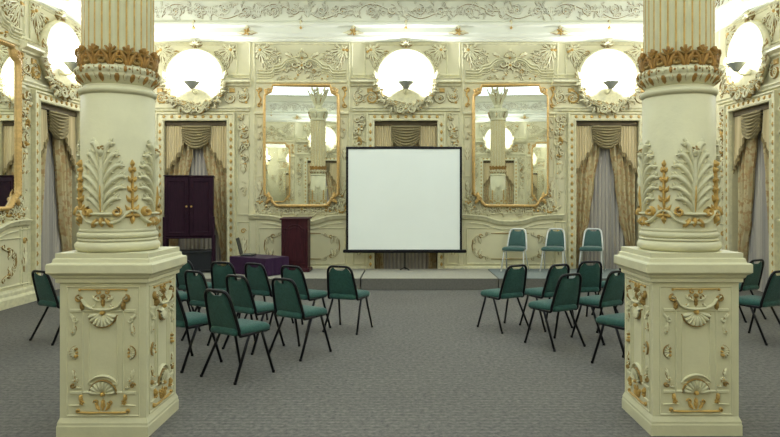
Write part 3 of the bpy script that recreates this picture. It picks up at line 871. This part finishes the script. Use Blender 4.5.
        r.stroke([(0, 1.53), (0, 1.7), (0, 1.85), (0, 1.95)], .010, .028, 1, tip=.5)
        for j in range(5):
            v0 = 1.60 + .072*j
            for sg in (-1, 1): r.leaf(sg*.005, v0, PI/2-sg*(.95-.08*j), .070-.007*j, .024, .028, sg*.6, 1, 1)
            r.blob(0, v0+.02, .012, .032, 1)
        r.leaf(0, 1.93, PI/2, .05, .024, .04, 0, 1, 1)
        for sg in (-1, 1): r.leaf(0, 1.575, PI/2-sg*1.6, .075, .024, .035, -sg*.4, 1, 1)
        r.leaf(0, 1.57, -PI/2, .06, .03, .04, 0, 1, 1)
        r.build('gilded_sprig', RS, root)
        r = Relief(cyl(-PI/2+k*PI/2), seed=90)
        h = RD*PI/4
        for sg in (-1, 1):
            r.stroke(smooth_path([(0, 1.525), (sg*h*.3, 1.52), (sg*h*.6, 1.545), (sg*h*.85, 1.60), (sg*h, 1.61)]), .014, .03, 0, tip=.9, base=.9)
        r.build('scalloped_garland', RS, root)
    # collar of leaves under the fluted shaft
    b = MB(); b.lathe([(.240, 2.53), (.250, 2.545), (.276, 2.58), (.284, 2.592), (.276, 2.60), (.284, 2.61), (.290, 2.63), (.284, 2.645), (.266, 2.66), (.258, 2.67), (.25, 2.68)], 64)
    co = b.build('collar', M['stone'], root)
    for nm, n, v0, H, R0, lean in (('lower_leaf_band', 16, 2.545, .05, .250, .62), ('middle_leaf_band', 32, 2.612, .045, .283, .05), ('upper_leaf_crown', 14, 2.660, .145, .252, .02)):
        rr = None
        mb = None
        for k in range(n):
            a0 = 2*PI*k/n
            def fm(u, v, w_, a0=a0, v0=v0, R0=R0, lean=lean):
                q = R0 + w_ + (v-v0)*lean + (.5*(v-v0)**2 if nm == 'upper_leaf_crown' else 0); a = a0+u/R0
                return (q*math.cos(a), q*math.sin(a), v)
            r = Relief(fm, seed=k)
            if nm == 'upper_leaf_crown':
                r.stroke([(0, v0), (0, v0+H*.5), (0, v0+H*.85), (0, v0+H)], .014, .028, 1, tip=.7)
                for q, L in ((1.15, .05), (.6, .058), (0, .06), (-.6, .058), (-1.15, .05)): r.stroke([(0, v0+H*.55), (L*.5*math.sin(q), v0+H*.55+L*.55*math.cos(q)), (L*math.sin(q)*.95, v0+H*.55+L*1.05*math.cos(q))], .011, .036, 1 if abs(q) < 1 else 2, tip=.7)
                for sg in (-1, 1):
                    r.stroke(smooth_path([(sg*.01, v0), (sg*.03, v0+H*.45), (sg*.056, v0+H*.72)], 3), .02, .03, 1, tip=.6, base=.7)
                    r.stroke([(sg*.02, v0+H*.3), (sg*.045, v0+H*.42), (sg*.06, v0+H*.40)], .015, .03, 1, tip=.6)
                    r.spiral(sg*.06, v0+H*.2, .022, PI/2, 1.1, .012, .03, 2, d=-sg, n=9)
            elif nm == 'lower_leaf_band':
                r.leaf(0, v0+H, -PI/2, H*1.15, .035, .022, 0, 1 if k % 1 == 0 else 0, 2)
                r.leaf(.05, v0+H, -PI/2, H*.95, .03, .020, 0, 'edge', 2)
            else:
                r.leaf(0, v0-.004, PI/2, H*1.1, .024, .02, 0, 1 if k % 3 == 0 else 'edge', 2); r.blob(.027, v0+H*.45, .010, .014, (1, 2, 0)[k % 3], 6)
            if mb is None: mb = MB()
            base = len(mb.v); mb.v.extend(r.v); mb.f.extend(tuple(base+i for i in f) for f in r.f); mb.m.extend(r.m); mb.sm.extend(r.sm)
        mb.build(nm, [M['stone'], M['darkgold'], M['ochre']], co)
    # fluted shaft: 28 cream flutes between gilded fillets
    b = MB(); nf = 28; sub = 6; R = .248
    zs = [2.66, 4.36]
    for k in range(nf):
        a0 = 2*PI*k/nf; da = 2*PI/nf
        pts = []
        for j in range(sub+1):
            t = j/sub; a = a0 + da*(.0 + .76*t); pts.append((R - .018*math.sin(PI*t)**.7, a))
        strip = [[(q*math.cos(a), q*math.sin(a), z) for q, a in pts] for z in zs]
        b.rings(strip, 0, caps=False, smooth=True, closed=False)
        f2 = [(R, a0+da*.76), (R+.003, a0+da*.80), (R+.003, a0+da*.96), (R, a0+da)]
        b.rings([[(q*math.cos(a), q*math.sin(a), z) for q, a in f2] for z in zs], 1, caps=False, closed=False)
    b.build('shaft', [M['stone'], M['gold']], root)
    # capital with a spray of leaves on top
    b = MB(); b.lathe([(.24, 4.34)] + torus(.275, .025, 4.38) + [(.25, 4.42), (.26, 4.52), (.30, 4.60), (.31, 4.64)], 48)
    b.rings([sq(.32, 4.64), sq(.32, 4.70), sq(.27, 4.73), sq(.27, 4.76)], 0)
    b.lathe([(.10, 4.76), (.14, 4.80), (.12, 4.9), (.06, 5.0), (.05, 5.2), (.02, 5.5)], 20)
    cp = b.build('capital', M['stone'], root)
    mb = MB()
    for k in range(20):
        a0 = 2*PI*k/10 + (.3 if k >= 10 else 0); up = k >= 10
        def fm(u, v, w_, a0=a0, up=up):
            if up: q = .08 + w_ + (v-4.76)*.42*math.sin(min(1.6, (v-4.76)*2.6)); a = a0 + u/.2
            else: q = .25 + w_ + max(0, v-4.45)*.4; a = a0+u/.25
            return (q*math.cos(a), q*math.sin(a), v)
        r = Relief(fm, seed=k); r.leaf(0, 4.76 if up else 4.42, PI/2, (.66 if k % 2 else .5) if up else .22, .07, .05, .2 if up else 0, 'edge' if k % 2 else 0, 3)
        base = len(mb.v); mb.v.extend(r.v); mb.f.extend(tuple(base+i for i in f) for f in r.f); mb.m.extend(r.m); mb.sm.extend(r.sm)
    mb.build('capital_leaves', RS, cp)
    return root
colL = make_column((-2.172, 4.745, 0), 'tall cream column with gilded collar on a carved pedestal, in front of the dark cabinet')
colR = copy_tree(colL)
for o in kids(colL):
    if o.name.startswith(('pedestal', 'carved_panel')): o.location.x = .022
colR.location = (2.085, 4.775, 0)
colR['label'] = 'tall cream column with gilded collar on a carved pedestal, right of the stage chairs'

# ------------------------------------------------------------------ chairs (facing +Y)
def arcpts(p0, pc, p1, n=5):
    p0, pc, p1 = Vector(p0), Vector(pc), Vector(p1)
    return [tuple((1-t)**2*p0 + 2*t*(1-t)*pc + t*t*p1) for t in [i/n for i in range(n+1)]]
def make_chair(fab, met):
    root = empty('banquet_chair')
    # seat cushion
    b = MB()
    def outline(ins, z, n=5):
        hw_f, hw_r, yf, yr, c = .225-ins, .195-ins, .235-ins, -.195+ins, .055
        cs = [((hw_f, yf), (1, 1)), ((-hw_f, yf), (-1, 1)), ((-hw_r, yr), (-1, -1)), ((hw_r, yr), (1, -1))]
        pts = []
        for (x, y), (sx, sy) in cs:
            a0 = {(1, 1): 0, (-1, 1): PI/2, (-1, -1): PI, (1, -1): 3*PI/2}[(sx, sy)]
            for i in range(n+1):
                a = a0 + PI/2*i/n
                pts.append((x - sx*c + c*math.cos(a), y - sy*c + c*math.sin(a), z))
        return pts
    b.rings([outline(.03, .415), outline(.004, .425), outline(0, .445), outline(.004, .468), outline(.025, .488), outline(.07, .498), outline(.13, .502)], 0, True, True)
    b.build('seat', fab, root)
    # backrest: padded, tapered, the top edge dips under the frame and leaves a hand hole
    lean = .28
    def bp(s, t, off):
        hw = .196 - .038*t**1.3
        k = abs(s)
        zt = .352 - (.036*max(0, 1-(s*hw/.085)**4)) - .075*max(0, (k-.5)/.5)**2.2
        z = .475 + zt*t
        y = -.165 - (z-.475)*lean + off*(1-abs(2*t-1)**4)*(1-k**4)
        return (s*hw*.955, y, z)
    b = MB()
    b.grid(lambda i, j: bp(2*i-1, j, .036), 28, 12)
    b.grid(lambda i, j: bp(1-2*i, j, -.014), 28, 12)
    b.build('backrest', fab, root)
    # back frame tube
    def q(x, z): return (x, -.165-(z-.475)*lean, z)
    half_ = [(.198, .02, .418), (.198, -.10, .418)] + arcpts((.198, -.13, .418), (.199, -.17, .42), q(.199, .47), 4) + [q(.190, .58), q(.179, .68)] + arcpts(q(.169, .75), q(.159, .838), q(.085, .840), 7)
    path = half_ + [(-x, y, z) for x, y, z in half_[::-1]]
    b = MB(); b.tube(path, .016, 8); b.build('back_frame', met, root)
    # legs
    for sg in (-1, 1):
        for yt, yb in ((-.03, -.243), (.12, .243)):
            b = MB(); b.tube([(sg*.198, yt, .425), (sg*.203, yt+(yb-yt)*.25, .32), (sg*.232, yb, .006)], .0138, 8)
            b.lathe([(.0155, .0), (.0155, .022), (.013, .026)], 10, (sg*.232, yb))
            b.build('leg', met, root)
    b = MB()
    b.tube([(-.2, .12, .415), (.2, .12, .415)], .0105, 8); b.tube([(-.2, -.03, .415), (.2, -.03, .415)], .0105, 8)
    b.tube([(-.198, .19, .416), (-.198, -.12, .416)], .0105, 8); b.tube([(.198, .19, .416), (.198, -.12, .416)], .0105, 8)
    b.build('seat_frame', met, root)
    return root
def heading(o, x, y, deg, z=0.):
    """deg: clockwise turn from +Y seen from above"""
    o.location = (x, y, z); o.rotation_euler = (0, 0, -math.radians(deg))
BLACK = [
 (-1.61, 6.03, 33, 'green black-framed chair in front of all others left of the aisle'),
 (-2.23, 6.41, 33, 'front green chair partly hidden by the pedestal of the left column'),
 (-1.15, 6.85, 33, 'green black-framed chair in the middle row below the lectern, next to the aisle'),
 (-1.72, 7.12, 33, 'green black-framed chair directly behind the largest chair of the left block'),
 (-2.33, 7.54, 33, 'green black-framed chair in the middle of the left block below the cabinet'),
 (-.734, 8.09, 20, 'green black-framed chair on the aisle below the left edge of the screen'),
 (-1.30, 8.09, 30, 'green black-framed chair standing right in front of the lectern'),
 (-1.84, 8.40, 30, 'green black-framed chair in front of the near corner of the purple table'),
 (-2.36, 8.58, 18, 'green black-framed chair in front of the right edge of the cabinet'),
 (-2.93, 8.84, 30, 'green black-framed chair in front of the middle of the cabinet'),
 (-2.95, 7.92, 33, 'green chair whose seat peeks out beside the left pedestal, in the middle row'),
 (-3.49, 9.17, 33, 'green chair whose seat peeks out beside the left pedestal ledge, below the cabinet'),
 (-4.14, 7.55, 31, 'dark green chair alone by the left wall, left of the left column'),
 (1.734, 7.26, -30, 'nearest fully visible green black-framed chair right of the aisle'),
 (1.285, 8.17, -32, 'green black-framed chair right of the aisle, closest to the screen'),
 (1.86, 8.27, -30, 'green black-framed chair second from the aisle in the row before the silver chairs'),
 (2.44, 8.69, -14, 'green black-framed chair below the silver chair at the curtained window'),
 (2.36, 7.56, -33, 'green black-framed chair whose back touches the edge of the right column pedestal'),
 (2.25, 6.35, -30, 'green chair of which only the seat shows beside the right column pedestal'),
 (3.04, 8.99, -28, 'green chair mostly hidden behind the ledge of the right column'),
 (4.73, 8.87, -30, 'green black-framed chair by the right wall, further one right of the column'),
 (4.25, 7.55, -30, 'green black-framed chair cut by the right edge of the picture'),
]
proto = make_chair(M['green'], M['blackmetal'])
for i, (x, y, a, lb) in enumerate(BLACK):
    o = proto if i == 0 else copy_tree(proto)
    heading(o, x, y, a); tag(o, lb, 'chair', 'black framed chairs on the carpet')
proto = make_chair(M['bluegreen'], M['silver'])
for i, (x, y, a, lb) in enumerate([(2.24, 12.74, 203, 'silver-framed chair on the stage beside the screen'),
                                   (3.03, 12.74, 203, 'silver-framed chair in the middle of the three on the stage'),
                                   (3.80, 12.74, 203, 'silver-framed chair on the stage in front of the curtained window')]):
    o = proto if i == 0 else copy_tree(proto)
    heading(o, x, y, a, ST+.001); tag(o, lb, 'chair', 'silver framed chairs on the stage')

# ------------------------------------------------------------------ projection screen
root = empty('projection_screen', (-.02, 12.75, ST))
tag(root, 'large white projection screen with black border in the middle of the stage', 'screen')
hw, zb, zt = 1.18, .63-ST, 2.73-ST
b = MB(); b.grid(lambda i, j: (-hw+.035+(2*hw-.07)*i, -.012 - .004*math.sin(i*9+j*4)*j, zb+.02+(zt-zb-.045)*j), 24, 24, thick=.006); b.build('screen_fabric', M['screen'], root)
b = MB()
for x0, x1, z0, z1 in ((-hw, -hw+.045, zb, zt), (hw-.045, hw, zb, zt), (-hw, hw, zt-.035, zt)):
    b.box(x0, x1, -.020, -.004, z0, z1)
b.build('border', M['blackmetal'], root)
b = MB(); b.bbox(-hw-.06, hw+.09, -.055, .035, zb-.045, zb+.02, .012); b.build('roller_case', M['blackmetal'], root)
b = MB(); b.tube([(-.6, .0, zt+.005), (.6, .0, zt+.005)], .018, 8); b.tube([(-hw, 0, zt), (hw, 0, zt)], .016, 8); b.build('top_bar', M['blackmetal'], root)
b = MB(); b.tube([(.02, .10, .02), (.02, .10, zt+.02)], .011, 8); b.tube([(.02, .10, zt), (.02, 0, zt+.005)], .011, 8); b.tube([(.02, .10, zb), (.02, .02, zb)], .011, 8); b.build('pole', M['blackmetal'], root)
for a in (80, 200, 320):
    b = MB(); c, s = math.cos(math.radians(a)), math.sin(math.radians(a))
    b.tube([(.02, .10, .06), (.02+.11*c, .10+.11*s, .012)], .010, 8); b.build('foot', M['blackmetal'], root)

# ------------------------------------------------------------------ cabinet on its stand
root = empty('cabinet', (-4.24, 12.28, ST), math.radians(15))
tag(root, 'tall dark cabinet with double doors on an open stand, before a curtained window', 'cabinet')
hw = .455; z0, z1 = .715, 1.90
b = MB(); b.bbox(-hw, hw, .025, .60, z0, z1, .008); b.bbox(-hw-.015, hw+.015, .0, .61, z1, z1+.03, .008); b.bbox(-hw-.01, hw+.01, .005, .61, z0-.03, z0, .006)
b.build('body', M['mahogany'], root)
for sg in (-1, 1):
    fm = lambda u, v, w_: (u, .025-w_, v)
    r = Relief(fm); x0, x1 = sorted((sg*.006, sg*(hw-.01)))
    r.slab(x0, x1, z0+.012, z1-.012, .022); 
    r.map = lambda u, v, w_: (u, .003-w_, v)
    r.frame(x0+.06, z0+.08, x1-.06, z1-.08, .03, .012)
    d = r.build('door', M['mahogany'], root)
    kb = MB(); kb.tube([(sg*.045, .004, z0+.60), (sg*.045, -.018, z0+.60)], .007, 8)
    r2 = Relief(lambda u, v, w_: (u, -.014-w_, v)); r2.blob(sg*.045, z0+.60, .02, .02, 0, 10); kb.add(r2.v, r2.f, 0, True)
    tag(kb.build('knob', M['gold'], d), 'small brass knob')
b = MB(); b.bbox(-hw+.02, hw-.02, .04, .58, .05, .42, .01); b.bbox(-hw, hw, .0, .60, .40, .43, .006); b.bbox(-hw, hw, .02, .6, .03, .06, .006); b.build('lower_shelf', M['laptop'], root)
for sx in (-1, 1):
    for y in (.03, .57):
        b = MB(); b.bbox(sx*(hw-.0)-.03, sx*(hw-.0)+.03, y-.03, y+.03, 0, z0+.4 if y < .1 else z0, .006); b.build('leg', M['mahogany'], root)

# ------------------------------------------------------------------ lectern
root = empty('lectern', (-2.21, 12.48, ST))
tag(root, 'dark red mahogany lectern with an arched front panel, standing on the stage', 'lectern')
b = MB(); b.bbox(-.265, .265, .03, .40, .06, 1.05, .008); b.build('body', M['redwood'], root)
b = MB(); b.bbox(-.305, .305, .0, .43, 0, .07, .012); b.build('plinth', M['redwood'], root)
b = MB()
b.rings([[(-.29, .0, 1.045), (.29, .0, 1.045), (.29, .44, 1.065), (-.29, .44, 1.065)], [(-.29, .0, 1.075), (.29, .0, 1.075), (.29, .44, 1.095), (-.29, .44, 1.095)]], 0); b.build('reading_top', M['redwood'], root)
b = MB(); b.bbox(-.26, .26, .05, .39, 1.03, 1.06, .005); b.build('top_box', M['redwood'], root)
r = Relief(lambda u, v, w_: (u, .03-w_, v))
pth = [(-.21, .16), (-.21, .86)] + smooth_path([(-.21, .86), (-.15, .87), (-.10, .92), (0, .945), (.10, .92), (.15, .87), (.21, .86)]) + [(.21, .86), (.21, .16)]
r.sweep(pth, [(-.014, -.002), (-.010, .014), (.010, .014), (.014, -.002)], 0, closed=True)
pi = [(x*.82, .22+(z-.16)*.86) for x, z in pth]
r.sweep(pi, [(-.008, -.002), (-.006, .009), (.006, .009), (.008, -.002)], 0, closed=True)
r.build('front_panel', M['redwood'], root)

# ------------------------------------------------------------------ purple table and laptop
TX, TY, TA = -2.86, 12.28, math.radians(-33)
root = empty('low_table', (TX, TY, ST), TA)
tag(root, 'low table under a purple cloth on the stage beside the lectern', 'table')
TH, TL, TD = .34, .49, .31
b = MB(); b.bbox(-TL+.02, TL-.02, -TD+.02, TD-.02, TH-.035, TH-.006, .005); b.build('table_top', M['mahogany'], root)
for sx in (-1, 1):
    for sy in (-1, 1):
        b = MB(); b.bbox(sx*(TL-.07)-.02, sx*(TL-.07)+.02, sy*(TD-.07)-.02, sy*(TD-.07)+.02, 0, TH-.03, .004); b.build('leg', M['mahogany'], root)
cl = empty('tablecloth', (TX, TY, ST), TA)
cl = MB()
def peri(k, n, a, d, flare, z):
    per = [];
    t = k/n*4; e = int(t) % 4; q = t-int(t); fl = flare
    if e == 0: x, y = -a+2*a*q, -d
    elif e == 1: x, y = a, -d+2*d*q
    elif e == 2: x, y = a-2*a*q, d
    else: x, y = -a, d-2*d*q
    return (x*fl, y*fl, z)
n = 96; rs = []
for z, f in ((TH, .985), (TH-.004, 1.0), (TH-.03, 1.008), (TH-.15, 1.01), (.01, 1.012)):
    ring_ = []
    for k in range(n):
        p = peri(k, n, TL, TD, f, z); wv = 1 + (.018*math.sin(k*PI*2/n*11)+.01*math.sin(k*PI*2/n*23))*(TH-z)/TH
        ring_.append((p[0]*wv, p[1]*wv, z))
    rs.append(ring_)
cl.rings(rs, 0, caps=False, smooth=False); cl.add([p for p in rs[0]], [tuple(range(n))], 0)
for _o in [o for o in bpy.data.objects if o.name == 'tablecloth']: bpy.data.objects.remove(_o)
co = cl.build('tablecloth', M['purple'])
co.location = (TX, TY, ST); co.rotation_euler = (0, 0, TA)
tag(co, 'purple cloth draped over the low table on the stage', 'tablecloth')
lp = empty('laptop', (-3.10, 12.40, ST+TH+.003), math.radians(96))
tag(lp, 'open dark laptop standing on the purple cloth', 'laptop')
b = MB(); b.bbox(-.17, .17, -.13, .13, 0, .026, .006); ba = b.build('base', M['laptop'], lp)
b = MB(); b.bbox(-.15, .15, -.02, .10, .026, .030, .001); b.build('keyboard', M['laptop_key'], ba)
b = MB()
c, s = math.cos(math.radians(14)), math.sin(math.radians(14))
# lid hinged on the -Y edge... opens upwards and leans back
lid = [(-.17, 0), (.17, 0), (.17, .33), (-.17, .33)]
b.rings([[(x, -.0 + .128 + z*s, .028+z*c) for x, z in lid], [(x, .014 + .128 + z*s, .028+z*c) for x, z in lid]], 0); ld = b.build('lid', M['laptop'], lp)
